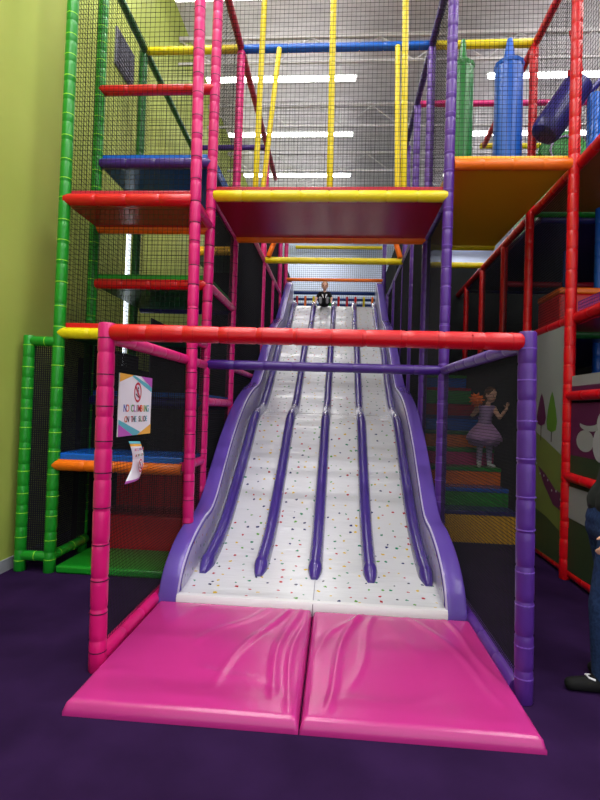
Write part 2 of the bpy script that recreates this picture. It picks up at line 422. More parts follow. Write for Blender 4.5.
# side rails
beam('pink side rail between the two pink posts below the red deck', (XB, Y0, 3.41), (XB, Y1, 3.41), M['pink'], r=.04)
beam('pink side rail between the two pink posts at gate height', (XB, Y0, 2.18), (XB, Y1, 2.18), M['pink'], r=.04)
beam('short pink rung between the two pink posts at knee height', (XB, Y0, 1.0), (XB, Y1, 1.0), M['pink'], r=.042)
beam('pink rail along the left side of the deck with the yellow edge', (XB, Y1, 3.73), (XB, Y2, 3.73), M['pink'], r=.045)
beam('pink side rail below the middle deck, left of the slide', (XB, Y1, 2.8), (XB, Y2, 2.8), M['pink'], r=.045)
beam('pink rung just left of the slide at eye height', (XB, Y1, 1.6), (XB, Y2, 1.6), M['pink'], r=.045)
beam('pink rail meeting the left slide wall behind the red gate bar', (XB, Y2, 2.05), (XB, 8.65, 2.05), M['pink'], r=.04)
beam('long pink rail running back beside the top of the slide', (XB, 6.25, 4.15), (XB, 11.05, 4.15), M['pink'], r=.045)
beam('purple rail along the right side of the deck with the yellow edge', (XC, Y1, 3.73), (XC, Y2, 3.73), M['purple'], r=.045)
beam('long purple rail running back beside the top of the slide', (1.07, 6.25, 4.15), (1.07, 11.05, 4.15), M['purple'], r=.045)
beam('long red rail running back under the mustard deck', (XD, 3.2, 4.05), (2.47, 11.05, 4.05), M['red'], r=.052)
beam('red rail along the top of the mural beside the tall red post', (XD, 3.2, 2.53), (2.36, 7.45, 2.53), M['red'], r=.052)
beam('red rail right of the tall red post at head height', (XD, 3.2, 1.77), (XD, Y1, 1.77), M['red'], r=.045)
beam('short red rail right of the tall red post at waist height', (XD, 4.42, .98), (XD, Y1, .99), M['red'], r=.045)
beam('red floor rail along the foot of the mural', (XD, 3.2, .07), (2.36, 7.45, .07), M['red'], r=.05)
beam('violet crossbar over the slide between pink and purple posts', (XB, Y1, 1.985), (XC, Y1, 1.985), M['violet'], r=.048)
beam('yellow crossbar above the upper slide, in front of the toddler', (XB, 8.65, 4.15), (XC+.02, 8.65, 4.15), M['yellow'], r=.055)
beam('yellow crossbar far behind the top of the slide', (XB, 14.65, 6.35), (XC+.2, 14.65, 6.35), M['yellow'], r=.05)
beam('thin orange crossbar over the head of the slide above the toddler', (XB, 12.25, 4.76), (XC, 12.25, 4.76), M['orange'], r=.042)
beam('yellow crossbar between purple post and red post beyond the stairs', (1.1, 8.65, 4.1), (2.4, 8.65, 4.1), M['yellow'], r=.05)
pole('padded_strap', 'slanting orange strap at the left end of the yellow crossbar', 'strap', (-1.27, 8.6, 4.2), (-1.0, 8.6, 4.95), M['orange'], r=.045)
pole('padded_strap', 'slanting orange strap at the right end of the yellow crossbar', 'strap', (1.0, 8.6, 4.2), (.77, 8.6, 4.95), M['orange'], r=.045)
post('blue padded post far behind the right slide wall', 1.16, 13.6, 6.2, M['blue'], r=.06)

# ================================================================== FRONT GATE
pole('padded_post', 'thick pink padded post at the left of the front gate', 'post', (-1.338, 2.84, 0), (-1.362, 2.84, 2.02), M['pink'], .049, None, M['tiepink'])
pole('padded_post', 'thick purple padded post at the right of the front gate', 'post', (1.064, 2.84, 0), (1.038, 2.84, 2.02), M['purple'], .049, None, M['tielilac'])
beam('glossy red crossbar over the front gate', (-1.33, 2.84, 1.965), (1.01, 2.84, 1.965), M['red'], r=.049, tie=M['tiered'], step=.22)
beam('pink side rail of the front gate near its top', (-1.36, 2.88, 1.945), (XB, Y1-.04, 1.975), M['pink'], r=.042)
beam('purple side rail of the front gate near its top', (1.045, 2.88, 1.955), (XC, Y1-.04, 1.985), M['purple'], r=.042)
beam('pink floor rail at the left of the pink mats', (-1.36, 2.88, .055), (XB, Y1, .055), M['pink'], r=.05)
beam('purple floor rail at the right of the pink mats', (1.045, 2.88, .055), (XC, Y1, .055), M['purple'], r=.05)
net('fine black side net of the front gate, left of the slide', (-1.36, 2.9, .06), (0, 2.12, 0), (0, 0, 1.88), .022, .0024, M['finenet'])
net('fine black side net of the front gate, right of the slide', (1.045, 2.9, .06), (0, 2.12, 0), (0, 0, 1.88), .022, .0026, M['finenet'])

# ================================================================== DECKS
deck('small red deck with red front edge high on the left tower', XA, XB, Y0, Y1, 3.41, M['red'], M['crimson'], M['maroon'], M['orange'], r=.055, padh=.1)
deck('small deck with yellow front edge behind the pink gate post', XA, XB, Y0, Y1, 2.18, M['yellow'], M['red'], M['dgreen'], None, padh=.1)
deck('small low deck with orange front edge and blue pad', XA, XB, Y0, Y1, .975, M['orange'], M['blue'], M['dgreen'], None, padh=.105)
deck('blue deck with violet front edge on the left tower, under the red cross rail', XA, XB, Y1, Y2, 4.07, M['violet'], M['blue'], M['blue'], M['blue'], padh=.11)
deck('green padded deck with red front edge between the red and yellow edged decks', XA, XB, Y1, Y2, 2.8, M['red'], M['green'], M['dgreen'], M['navy'], padh=.11)
deck('low dark blue deck inside the left tower, behind the sign', XA, XB, Y1, Y2, 1.58, M['navy'], M['blue'], M['dgreen'], M['navy'], padh=.1)
deck('wide red deck with yellow front edge above the slide', XB+.03, XC-.01, Y1, Y2, 3.73, M['yellow'], M['maroon'], M['maroon'], M['orange'], r=.056, padh=.11)
deck('mustard deck with orange front edge beneath the punch bags', XC+.05, XD-.03, Y1, 7.45, 4.05, M['orange'], M['mustard'], M['mustard'], M['yellow'], r=.056, padh=.1)
deck('tan deck behind the tall red post at the right edge', XD+.07, 4.0, 3.3, Y2, 4.07, M['red'], M['brown'], M['brown'], M['green'], padh=.06)
deck('dark navy deck at the right edge, behind the tan deck', XD+.18, 4.6, Y2+.07, 9.85, 3.99, M['navy'], M['navy'], M['navy'], M['navy'], padh=.06)
deck('purple padded deck at the right edge above the mural', XD+.07, 4.0, 3.3, 5.5, 2.5, M['crimson'], M['purple'], M['crimson'], None, padh=.06)
# landing at the head of the slide
deck('landing deck at the head of the slide behind the toddler', XB+.06, XC-.06, 12.27, 13.6, 4.0, M['navy'], M['blue'], M['navy'], None, r=.05, padh=.05)
# blue rail with coloured spindles at the back of the landing
t = thing('spindle_rail', 'blue railing with coloured spindles behind the toddler', 'railing', (XB, 13.5, 4.05))
for z in (4.26, 4.41, 4.56, 4.73):
    mb = MB(); mb.tube([(XB+.1, 13.5, z), (XC-.05, 13.5, z)], .05 if z > 4.7 else .036, 10); mb.build('rail', M['deepblue'], t)
for k in range(10):
    mb = MB(); x = XB+.2+k*.225; mb.tube([(x, 13.43, 4.06), (x, 13.43, 4.62)], .03, 8); mb.build('spindle', M[['red', 'orange', 'yellow', 'red', 'green', 'red', 'red', 'red', 'yellow', 'orange'][k]], t)
net('grey net hanging far behind the head of the slide', (XB-.4, 14.7, 4.0), (3.3, 0, 0), (0, 0, 2.4), .06, .006, M['net'])

# ================================================================== UPPER NETS
CE, CW = .046, .0026
net('black net across the front of the left tower above the red deck', (XA, Y0+.02, 3.47), (XB-XA, 0, 0), (0, 0, 2.7), CE, CW, M['net'])
net('black net across the left tower between the red and yellow edged decks', (XA, Y0+.04, 2.26), (XB-XA, 0, 0), (0, 0, 1.08), CE, CW, M['net'])
net('black side net between the two front green posts', (XA, Y0, 2.2), (0, Y1-Y0, 0), (0, 0, 4.0), CE, CW, M['net'])
net('black side net along the green wall behind the second green post', (XA, Y1, 2.2), (0, Y2-Y1, 0), (0, 0, 3.95), CE, CW, M['net'])
net('black rear net of the left tower before the green wall', (XA, Y2+.04, 2.85), (XB-XA, 0, 0), (0, 0, 3.3), CE, CW, M['net'])
net('black net across the front of the deck with the yellow edge', (XB, Y1+.02, 3.8), (XC-XB, 0, 0), (0, 0, 2.4), CE, CW, M['net'])
net('black net across the front of the mustard deck', (XC, Y1+.02, 4.12), (XD-XC, 0, 0), (0, 0, 2.1), CE, CW, M['net'])
net('black side net right of the tall red post', (XD, 3.2, 4.12), (0, Y1-3.2, 0), (0, 0, 2.1), CE, CW, M['net'])
net('black side net behind the tall red post, beside the punch bags', (XD, Y1, 4.12), (.02, Y2-Y1, 0), (0, 0, 2.05), CE, CW, M['net'])
net('black side net right of the deck with the yellow edge', (XC, Y1, 3.8), (0, Y2-Y1, 0), (0, 0, 2.35), CE, CW, M['net'])
net('black side net left of the deck with the yellow edge', (XB, Y1, 3.8), (0, Y2-Y1, 0), (0, 0, 2.35), CE, CW, M['net'])
net('black rear net behind the deck with the yellow edge', (XB, 7.45, 4.2), (XC-XB, 0, 0), (0, 0, 2.0), CE, CW, M['net'])
net('black rear net behind the punch bags', (XC, 7.5, 4.2), (2.6, 0, 0), (0, 0, 2.0), CE, CW, M['net'])
net('purple net edge above the red rail right of the tall red post', (XD+.05, 3.3, 2.56), (0, Y1-3.35, 0), (0, 0, .12), .03, .006, M['purplenet'])
net('dense black net between the short and tall green posts', (-2.84, Y0+.01, .18), (.28, 0, 0), (0, 0, 1.9), .02, .008, M['finenet'])
net('dense black side net below the yellow edged deck on the green posts', (XA, Y0, .2), (0, 1.85, 0), (0, 0, 1.95), .02, .006, M['finenet'])
net('dense black net inside the left tower below the yellow edged deck', (XA, Y1-.06, .45), (XB-XA, 0, 0), (0, 0, 1.7), .022, .0035, M['finenet'])
net('dense black side net left of the slide, under the deck with the yellow edge', (XB+.0, Y1+.05, .3), (0, Y2-Y1-.1, 0), (0, 0, 3.4), .025, .0035, M['finenet'])
net('dense black side net left of the slide behind the deck', (XB, Y2+.05, .1), (0, 5.95, 0), (0, 0, 4.1), .03, .006, M['finenet'])
net('dense black side net right of the slide behind the deck', (XC+.01, Y2+.05, .1), (0, 5.95, 0), (0, 0, 4.1), .03, .006, M['finenet'])
net('dense black side net right of the slide, under the deck with the yellow edge', (XC, Y1+.05, .3), (0, Y2-Y1-.1, 0), (0, 0, 3.4), .025, .003, M['finenet'])
net('dense black net in the bays of the red posts above the mural', (XD+.03, Y1+.05, 2.58), (.16, 4.6, 0), (0, 0, 1.42), .03, .0028, M['finenet'])

# ================================================================== YELLOW HANGING ROLLERS
for lab, p0, p1, r in [
  ('leftmost yellow padded upright at the front of the upper deck', (-.92, 5.13, 3.84), (-.89, 5.13, 6.15), .03),
  ('middle yellow padded upright at the front of the upper deck', (-.145, 5.13, 3.84), (-.17, 5.13, 6.15), .033),
  ('right yellow padded upright at the front of the upper deck', (.61, 5.13, 3.84), (.57, 5.13, 6.15), .033),
  ('slanting yellow upright hanging from the blue rail beside the leftmost one', (-1.05, 6.18, 3.85), (-.865, 6.18, 6.1), .032),
  ('rear yellow upright hanging from the blue rail beside the right one', (.67, 6.18, 3.85), (.613, 6.18, 6.1), .032)]:
    pole('padded_upright', lab, 'upright', p0, p1, M['yellow'], r, step=.5)

# ================================================================== PUNCH BAGS, ROLLER, TUNNEL
def bag(label, x, y, zb, zt, r, mat):
    y -= .1; zt -= .09
    t = thing('punch_bag', label, 'punch bag', (x, y, zb))
    mb = MB(); zs = zt-.32
    mb.tube([(x, y, zb), (x, y, zb+.02), (x, y, zb+.05), (x, y, zb+.5), (x, y, (zb+zs)/2+.2), (x, y, zs-.1), (x, y, zs)], [r*.7, r*.95, r, r*1.03, r*1.0, r, r*.98], 24)
    mb.build('bag', mat, t)
    n = 24
    mb = MB()   # gathered skirt at the top
    mb.loft([[(x+math.cos(2*PI*j/n)*q*(1+.06*(j % 2)), y+math.sin(2*PI*j/n)*q*(1+.06*(j % 2)), z) for j in range(n)] for q, z in ((r*.99, zs-.02), (r*1.03, zs+.02), (r*.8, zs+.05), (r*.35, zs+.08), (r*.2, zs+.1))])
    mb.build('gathered_top', mat, t)
    mb = MB(); mb.tube([(x, y, zs+.08), (x, y, zs+.18), (x, y, zt+.02)], [r*.42, r*.34, r*.2], 10); mb.build('hanging_strap', mat, t)
bag('blue hanging punch bag on the mustard deck', 1.955, 6.25, 4.2, 6.2, .163, M['bluebag'])
bag('green hanging punch bag half hidden by the purple post', 1.40, 6.25, 4.2, 6.2, .135, M['greenbag'])
t = thing('padded_roller', 'tilted navy padded roller behind the tall red post', 'roller', (2.28, 6.35, 4.8))
A = Vector((2.36, 6.0, 4.93)); B = Vector((2.68, 6.0, 5.42)); d = (B-A).normalized()
mb = MB(); mb.tube([A-d*.09, A-d*.07, A-d*.03, A+d*.1, B-d*.02, B+d*.05, B+d*.07], [.1, .15, .17, .175, .175, .165, .12], 24)
mb.build('roller', M['navy'], t)
mb = MB(); mb.tube([B-Vector((.12, .1, -.1)), B+d*.18-Vector((.1, .08, 0)), (2.6, 6.0, 6.1)], [.05, .04, .02], 8); mb.build('strap', M['red'], t)
t = thing('play_tunnel', 'green round crawl tunnel top behind the navy roller', 'tunnel', (3.42, 8.2, 4.2))
mb = MB(); ang = [PI*k/20 for k in range(21)]
ring = lambda R, y: [(3.42+R*math.cos(a), y, 5.68+R*math.sin(a)) for a in ang]
mb.loft([ring(.36, 8.0), ring(.385, 8.05), ring(.36, 8.1), ring(.36, 8.6), ring(.385, 8.65), ring(.36, 8.7), ring(.36, 9.2)], closed=False)
mb.poly(ring(.36, 8.0)); mb.build('tunnel_shell', M['green'], t)
mb = MB(); mb.box((3.06, 8.0, 4.052), (3.78, 9.2, 5.69)); mb.build('tunnel_base', M['green'], t, bevel=.02)
mb = MB(); mb.tube([(3.42+.22*math.cos(a), 7.985, 5.73+.22*math.sin(a)) for a in [PI*k/10 for k in range(21)]], .018, 8); mb.build('port_ring', M['welt'], t)
post('blue padded post above the tan deck at the right edge', 3.18, 6.6, 5.72, M['blue'], r=.09, z0=4.052)
beam('sloping dark blue rail beside the tilted navy roller', (2.7, 6.6, 5.35), (3.3, 6.6, 5.95), M['navy'], r=.04)
post('dark blue padded post deep under the navy deck', 3.25, 7.45, 4.0, M['blue'])
post('dark blue padded post near the right edge under the tan deck', 2.98, 6.0, 4.0, M['blue'])
beam('dim magenta rail under the navy deck', (2.5, 8.0, 3.62), (4.5, 8.0, 3.62), M['crimson'], r=.045)
t = thing('foam_block', 'orange and red foam block on the deck left of the tall red post', 'foam block', (2.5, 5.9, 2.5))
mb = MB(); mb.box((2.42, 5.7, 2.52), (2.95, 6.3, 2.93)); mb.build('block_body', M['red'], t, bevel=.02)
mb = MB(); mb.box((2.41, 5.69, 2.93), (2.96, 6.31, 3.0)); mb.build('block_cap', M['orange'], t, bevel=.02)
deck('dim green deck under the foam block behind the mural', XD+.12, 4.2, 5.55, 9.5, 2.46, M['dgreen'], M['dgreen'], M['navy'], None, padh=.05)

def backdrop(label, a, b):  # dark sheets added where the play frame's interior only lies in shade
    mb = MB(); mb.box(a, b); o = mb.build('shade_backdrop', M['interior_shade'], smooth=False); tag(o, label, 'backdrop')
backdrop('added black shade screen beside the coloured stairs, between the red posts', (2.29, 6.32, 0), (2.31, 9.8, 2.45))
backdrop('added black shade screen closing the back of the right play area', (1.15, 10.6, 0), (7.0, 10.63, 4.65))
backdrop('added black shade screen along the far right of the play area', (4.75, 3.3, 0), (4.78, 10.5, 4.0))
backdrop('added black shade screen at the back of the left tower', (XA-.05, 8.75, 0), (XB-.12, 8.78, 2.9))
backdrop('added black shade screen beside the lime wall in the left tower', (-2.72, Y1, 0), (-2.7, 7.0, 2.02))
backdrop('taller added black shade screen beside the lime wall, past the narrow window', (-2.72, 7.02, 0), (-2.7, 8.7, 2.8))
backdrop('added black shade screen high in the left tower, behind the mustard edged deck', (-2.38, 8.75, 2.92), (XB-.06, 8.78, 4.95))
backdrop('added black shade screen beside the pink posts at the head of the slide', (XB-.09, 8.85, 0), (XB-.07, 14.6, 5.3))
backdrop('added black shade screen beside the purple posts at the head of the slide', (XC+.16, 8.95, 0), (XC+.18, 14.6, 5.3))
deck('mustard edged deck deep in the left tower, seen between pink posts', -2.36, XB-.06, 7.6, 8.7, 3.95, M['mustard'], M['mustard'], M['dgreen'], None, padh=.1)
deck('tan edged deck deep in the left tower below the mustard one', -2.36, XB-.06, 7.6, 8.7, 3.2, M['brown'], M['brown'], M['dgreen'], None, padh=.08)
# ================================================================== SLIDE
def cr(pts, n=8):
    out = []
    P = [Vector((p[0], p[1])) for p in pts]
    for i in range(len(P)-1):
        p0 = P[max(i-1, 0)]; p1 = P[i]; p2 = P[i+1]; p3 = P[min(i+2, len(P)-1)]
        for k in range(n):
            t = k/n
            out.append(0.5*((2*p1)+(p2-p0)*t+(2*p0-5*p1+4*p2-p3)*t*t+(3*p1-p0-3*p2+p3)*t**3))
    out.append(P[-1]); return out
bedp = cr([(3.79, .105), (4.1, .15), (4.4, .20), (4.7, .28), (5.0, .40), (5.41, .64), (6.0, 1.02), (6.4, 1.30), (6.65, 1.43), (6.95, 1.49), (7.2, 1.53), (7.6, 1.73), (8.0, 1.98), (8.5, 2.32), (8.9, 2.60), (9.2, 2.78), (9.5, 2.88), (9.9, 2.96), (10.2, 3.07), (10.75, 3.38), (11.2, 3.70), (11.6, 3.95), (11.9, 4.04), (12.25, 4.06)])
wallp = cr([(3.77, .02), (3.80, .13), (3.87, .25), (4.0, .36), (4.2, .46), (4.5, .545), (4.75, .58), (4.95, .68), (5.25, .92), (5.65, 1.23), (6.1, 1.50), (6.5, 1.69), (6.95, 1.83), (7.35, 1.91), (7.6, 2.0), (8.1, 2.32), (8.6, 2.66), (9.1, 2.98), (9.5, 3.18), (9.95, 3.34), (10.25, 3.44), (10.7, 3.74), (11.3, 4.16), (11.8, 4.50), (12.1, 4.66), (12.27, 4.68)])
def interp(path, y):
    for a, b in zip(path, path[1:]):
        if a.x <= y <= b.x: return a.y+(b.y-a.y)*(y-a.x)/max(b.x-a.x, 1e-6)
    return path[0].y if y < path[0].x else path[-1].y
XL0, XL1, XR0, XR1 = -1.325, -1.165, .85, 1.005
slide = thing('wave_slide', 'wide four-lane wave slide of white confetti vinyl with purple side walls', 'slide', (-.16, 3.78, 0))
# bed with UVs in metres
def sheet(name, rows, uvs, mat, parent, thick=None):
    me = bpy.data.meshes.new(name); n = len(rows[0])
    V = [tuple(p) for r in rows for p in r]; F = []
    for i in range(len(rows)-1):
        for j in range(n-1):
            F.append((i*n+j, i*n+j+1, (i+1)*n+j+1, (i+1)*n+j))
    me.from_pydata(V, [], F); me.materials.append(mat)
    ul = me.uv_layers.new(name='UVMap'); U = [q for r in uvs for q in r]
    for lp in me.loops: ul.data[lp.index].uv = U[lp.vertex_index]
    me.polygons.foreach_set('use_smooth', [True]*len(me.polygons)); me.update()
    o = bpy.data.objects.new(name, me); COL.objects.link(o)
    if thick:
        md = o.modifiers.new('solid', 'SOLIDIFY'); md.thickness = thick; md.offset = -1
    o.parent = parent; o.matrix_parent_inverse = Matrix.Translation(parent.location).inverted()
    return o
rows = []; uvs = []; s = 0; prev = None
for p in bedp:
    if prev is not None: s += (p-prev).length
    prev = p
    rows.append([(XL1-.01+(XR0-XL1+.02)*j/40, p.x, p.y) for j in range(41)])
    uvs.append([(XL1+(XR0-XL1)*j/40, s) for j in range(41)])
sheet('bed', rows, uvs, M['bed'], slide, .05)
mb = MB()      # white front lip
mb.loft([[(x, 3.80, .0), (x, 3.765, .01), (x, 3.762, .085), (x, 3.775, .108), (x, 3.81, .112), (x, 3.9, .09), (x, 3.9, 0)] for x in (XL1-.01, XR0+.01)])
mb.build('front_lip', M['whitevinyl'], slide)
mb = MB(); mb.box((-.135, 3.757, .012), (-.129, 3.766, .1)); mb.loft([[(-.135, p.x, p.y+.003), (-.129, p.x, p.y+.003), (-.129, p.x, p.y-.002), (-.135, p.x, p.y-.002)] for p in bedp[:16]])
mb.build('centre_seam', M['ventgrey'], slide)
for (xa, xb, inner, lab) in ((XL0, XL1, XL1, 'l'), (XR0, XR1, XR0, 'r')):
    mb = MB(); rings = []
    sg = 1
    for p in wallp:
        b = max(0.0, interp(bedp, p.x)-.25); b = min(b, p.y-.005)
        e = min(.02, (p.y-b)*.3)
        rings.append([(xa, p.x, b), (xa, p.x, p.y-e), (xa+.006, p.x, p.y-.3*e), (xa+.02, p.x, p.y), (xb-.02, p.x, p.y), (xb-.006, p.x, p.y-.3*e), (xb, p.x, p.y-e), (xb, p.x, b)])
    mb.loft(rings)
    w = mb.build('side_wall', M['slide'], slide, angle=50)
    # inner confetti lining and welt
    R = []; U = []; s = 0; prev = None; off = .006 if inner == XL1 else -.006
    for p in wallp:
        if p.x < 3.83: continue
        if prev is not None: s += (p-prev).length
        prev = p
        b = interp(bedp, p.x)-.02
        R.append([(inner+off, p.x, b+(max(p.y-.035, b+.001)-b)*k/4) for k in range(5)]); U.append([(b+(p.y-b)*k/4+7, s) for k in range(5)])
    sheet('inner_lining', R, U, M['lining'], w).parent = w
    bpy.data.objects[-1] if False else None
    mb = MB(); xw = inner - (.012 if inner == XL1 else -.012)
    mb.tube([(xw+off, p.x, p.y-.006) for p in wallp[6:]], .008, 6)
    mb.build('welt', M['welt'], slide)
# lane dividers
for k, x in enumerate((-1.075, -.605, -.14, .325, .79)):
    mb = MB(); rings = []
    ys0 = 4.12
    path = [p for p in bedp if p.x > ys0 and p.x < 12.0]
    m = len(path)
    for i, p in enumerate(path):
        e = min(1, .25+.75*min(1, i/4)); e2 = 1 if i < m-3 else .6
        h = .095*e*e2; w = .062*math.sqrt(min(1, .18+.82*i/4))
        q = path[min(i+1, m-1)]-path[max(i-1, 0)]; q.normalize(); nx, nz = -q.y, q.x
        ring = []
        for (u, v) in ((-1, -.3), (-1, .25), (-.86, .62), (-.55, .9), (-.2, 1), (.2, 1), (.55, .9), (.86, .62), (1, .25), (1, -.3)):
            ring.append((x+u*w, p.x+nx*v*h, p.y+nz*v*h))
        rings.append(ring)
    mb.loft(rings); mb.build('lane_divider', M['ridge'], slide, angle=60)

# ================================================================== PINK MATS
def mat_panel(label, x0, x1, y0, y1, creases):
    nx, ny = 90, 90; h = .07
    rows = []
    def z(x, y):
        u = (x-x0)/(x1-x0); v = (y-y0)/(y1-y0)
        e = min(u, 1-u, v*1.0, (1-v))
        e0 = .03; ee = min(1, max(0, e)/e0); rise = .02+(h-.02)*math.sqrt(max(0, 1-(1-ee)**2))
        q = .010*math.sin(PI*u)*math.sin(PI*v)
        for (ax, ay, bx, by, amp, wd) in creases:
            dx, dy = bx-ax, by-ay; L2 = dx*dx+dy*dy
            t = ((u-ax)*dx+(v-ay)*dy)/L2
            tt = max(0, min(1, t))
            bend = .03*math.sin(t*PI*1.5+ax*9)
            dist = abs((u-ax)*dy-(v-ay)*dx)/math.sqrt(L2)
            sd = ((u-ax)*dy-(v-ay)*dx)/math.sqrt(L2)+bend
            over = abs(t-tt)*math.sqrt(L2)
            q += amp*math.exp(-(sd/wd)**2)*math.exp(-(over/.08)**2)*(1-.6*tt)
        q += .0025*math.sin(u*7+v*4)*math.sin(v*6-u*2)
        return rise+1.3*q*min(1, e*14) if e > 0 else .02
    mb = MB(); top = []
    xs = [x0+(x1-x0)*(i/nx) for i in range(nx+1)]; yv = [y0+(y1-y0)*(j/ny) for j in range(ny+1)]
    base = len(mb.v)
    for y in yv:
        for x in xs: mb.v.append((x, y, z(x, y)))
    n = nx+1
    for j in range(ny):
        for i in range(nx):
            a = j*n+i; mb.f.append((a, a+1, a+1+n, a+n)); mb.m.append(0)
    # skirt to the floor
    border = [j*n for j in range(ny, -1, -1)] + [i for i in range(1, n)] + [j*n+nx for j in range(1, ny+1)] + [ny*n+i for i in range(nx-1, 0, -1)]
    s0 = len(mb.v)
    for b in border:
        p = mb.v[b]; mb.v.append((p[0], p[1], 0.0))
    k = len(border)
    for i in range(k):
        a, b = border[i], border[(i+1) % k]; mb.f.append((a, b, s0+(i+1) % k, s0+i)); mb.m.append(0)
    mb.f.append(tuple(s0+i for i in range(k))); mb.m.append(0)
    o = mb.build('landing_mat', M['mat'], angle=60)
    tag(o, label, 'mat')
mat_panel('left half of the pink landing mat before the slide', -1.305, -.134, 2.41, 3.76,
   [(.83, .98, .62, .25, .012, .02), (.9, .98, .86, .2, .014, .018), (.72, .98, .45, .55, .008, .025), (.97, .9, .93, .05, .010, .015), (.3, .95, .15, .4, .005, .05), (.55, .3, .95, .12, .004, .03), (.1, .2, .5, .12, .004, .04)])
mat_panel('right half of the pink landing mat before the slide', -.128, 1.015, 2.41, 3.74,
   [(.30, .98, .10, .15, .014, .018), (.42, .98, .22, .3, .010, .022), (.62, .98, .9, .25, .009, .022), (.8, .98, .97, .35, .010, .018), (.25, .9, .03, .5, .008, .02), (.5, .9, .6, .3, .005, .05), (.2, .12, .6, .2, .004, .03)])

# green floor mat + red foam steps inside left tower
t = thing('floor_mat', 'green floor mat at the foot of the left tower', 'mat', (XA, Y0, 0))
mb = MB(); mb.box((XA+.07, Y0-.03, 0), (XB-.12, Y1-.04, .07)); mb.build('mat_pad', M['green'], t, bevel=.02)
for lab, y0, y1, h in (('lower red foam step above the green floor mat', Y1, 5.6, .4), ('taller red foam step behind the lower red one', 5.6, Y2-.02, .78)):
    o = MB(); o.box((XA+.06, y0, 0), (XB-.06, y1, h)); o = o.build('foam_step', M['red'], bevel=.02); tag(o, lab, 'foam step')

# ================================================================== STAIRS
cols = [('mustard', 'navy'), ('green', 'blue'), ('orange', 'green'), ('magenta', 'green'), ('orange', 'dgreen'), ('blue', 'navy'), ('maroon', 'green'), ('green', 'maroon'), ('blue', 'green')]
st = thing('foam_stairs', 'flight of multicoloured foam stairs behind the right gate net', 'stairs', (1.65, 6.25, 0))
for k, (rc, tc_) in enumerate(cols):
    y = 6.25+.32*k; zt = .39+.23*k; zb = 0 if k == 0 else zt-.235
    mb = MB(); x0, x1 = XC+.08, XD-.03
    mb.box((x0, y, zb), (x1, y+.36 if k < 8 else y+.9, zt-.05), 0); mb.box((x0, y-.012, zt-.05), (x1, y+.36 if k < 8 else y+.9, zt), 1)
    mb.build('step', [M[rc], M[tc_]], st, bevel=.012)
mb = MB(); mb.box((XC+.08, 8.0, 0), (XD-.03, 9.6, 1.5)); mb.build('stair_core', M['navy'], st, bevel=.01)

# ================================================================== MURALS (panels in the plane of the red posts)
def mural(label, ya, yb, z0, z1, shapes, base):
    mb = MB(); x = XD+.005
    mb.box((x, ya, z0), (x+.03, yb, z1), 0)
    mats = [base]
    for d, (mat, pts) in enumerate(shapes):
        if mat not in mats: mats.append(mat)
        mb.poly([(x-.0015-.0006*d, y, z) for y, z in pts], mats.index(mat))
    o = mb.build('mural_panel', mats, smooth=False); tag(o, label, 'panel')
def blobp(cy, cz, ry, rz, n=18, pw=1.0): return [(cy+ry*math.cos(2*PI*k/n), cz+rz*math.sin(2*PI*k/n)) for k in range(n)]
def leaf(cy, z0, z1, w):
    H = z1-z0
    return [(cy, z0), (cy+w*.8, z0+.06*H), (cy+w, z0+.25*H), (cy+w*.75, z0+.55*H), (cy+w*.35, z0+.85*H), (cy, z1), (cy-w*.35, z0+.85*H), (cy-w*.75, z0+.55*H), (cy-w, z0+.25*H), (cy-w*.8, z0+.06*H)]
hill = [(5.1, .1), (6.2, .1), (6.2, 1.40), (5.95, 1.42), (5.6, 1.32), (5.3, 1.22), (5.1, 1.15)]
sh = [(M['m_hill'], hill), (M['m_dark'], [(5.1, .1), (6.2, .1), (6.2, .6), (5.9, .55), (5.5, .5), (5.1, .4)]),
      (M['m_trunk'], [(5.42, 1.3), (5.44, 1.3), (5.44, 1.5), (5.42, 1.5)]), (M['m_green'], leaf(5.43, 1.40, 1.83, .13)),
      (M['m_trunk'], [(5.685, 1.3), (5.705, 1.3), (5.705, 1.55), (5.685, 1.55)]), (M['m_plum'], leaf(5.695, 1.46, 1.82, .12)),
      (M['m_plum'], [(5.12, .8), (5.3, .82), (5.55, .95), (5.75, 1.02), (5.6, .85), (5.35, .66), (5.12, .62)])]
for k in range(9):
    sh.append((M['m_pale'], blobp(5.18+k*.1, .74+.045*k+.03*math.sin(k*2.3), .014, .014, 8)))
mural('mural panel with plum and green trees over a hill, beside the tall red post', 5.1, 6.2, .1, 2.48, sh, M['m_grey'])
sh2 = [(M['m_plum'], [(3.3, 1.76), (5.0, 1.76), (5.0, 1.86), (3.3, 1.86)])]
mural('low grey and plum strip of mural above the red rail at head height', 3.3, 5.0, 1.7, 1.96, sh2, M['m_grey'])
sh3 = [(M['m_plum'], [(3.3, 1.2), (5.0, 1.2), (5.0, 1.7), (3.3, 1.7)]), (M['m_grey'], blobp(4.72, 1.35, .16, .1)), (M['m_pale'], blobp(4.45, 1.33, .13, .15)), (M['m_grey'], blobp(4.62, 1.5, .2, .06)), (M['m_plum'], blobp(4.66, 1.55, .2, .06)),
       (M['m_pale'], blobp(4.42, 1.52, .09, .09)), (M['m_dark'], [(3.3, .1), (5.0, .1), (5.0, .5), (4.6, .55), (4.2, .48), (3.3, .5)]), (M['m_grey'], [(3.3, .55), (5.0, .6), (5.0, .9), (3.3, .9)])]
mural('dark plum mural panel with pale round shapes, right of the tall red post', 3.3, 5.0, .1, 1.72, sh3, M['m_dark'])

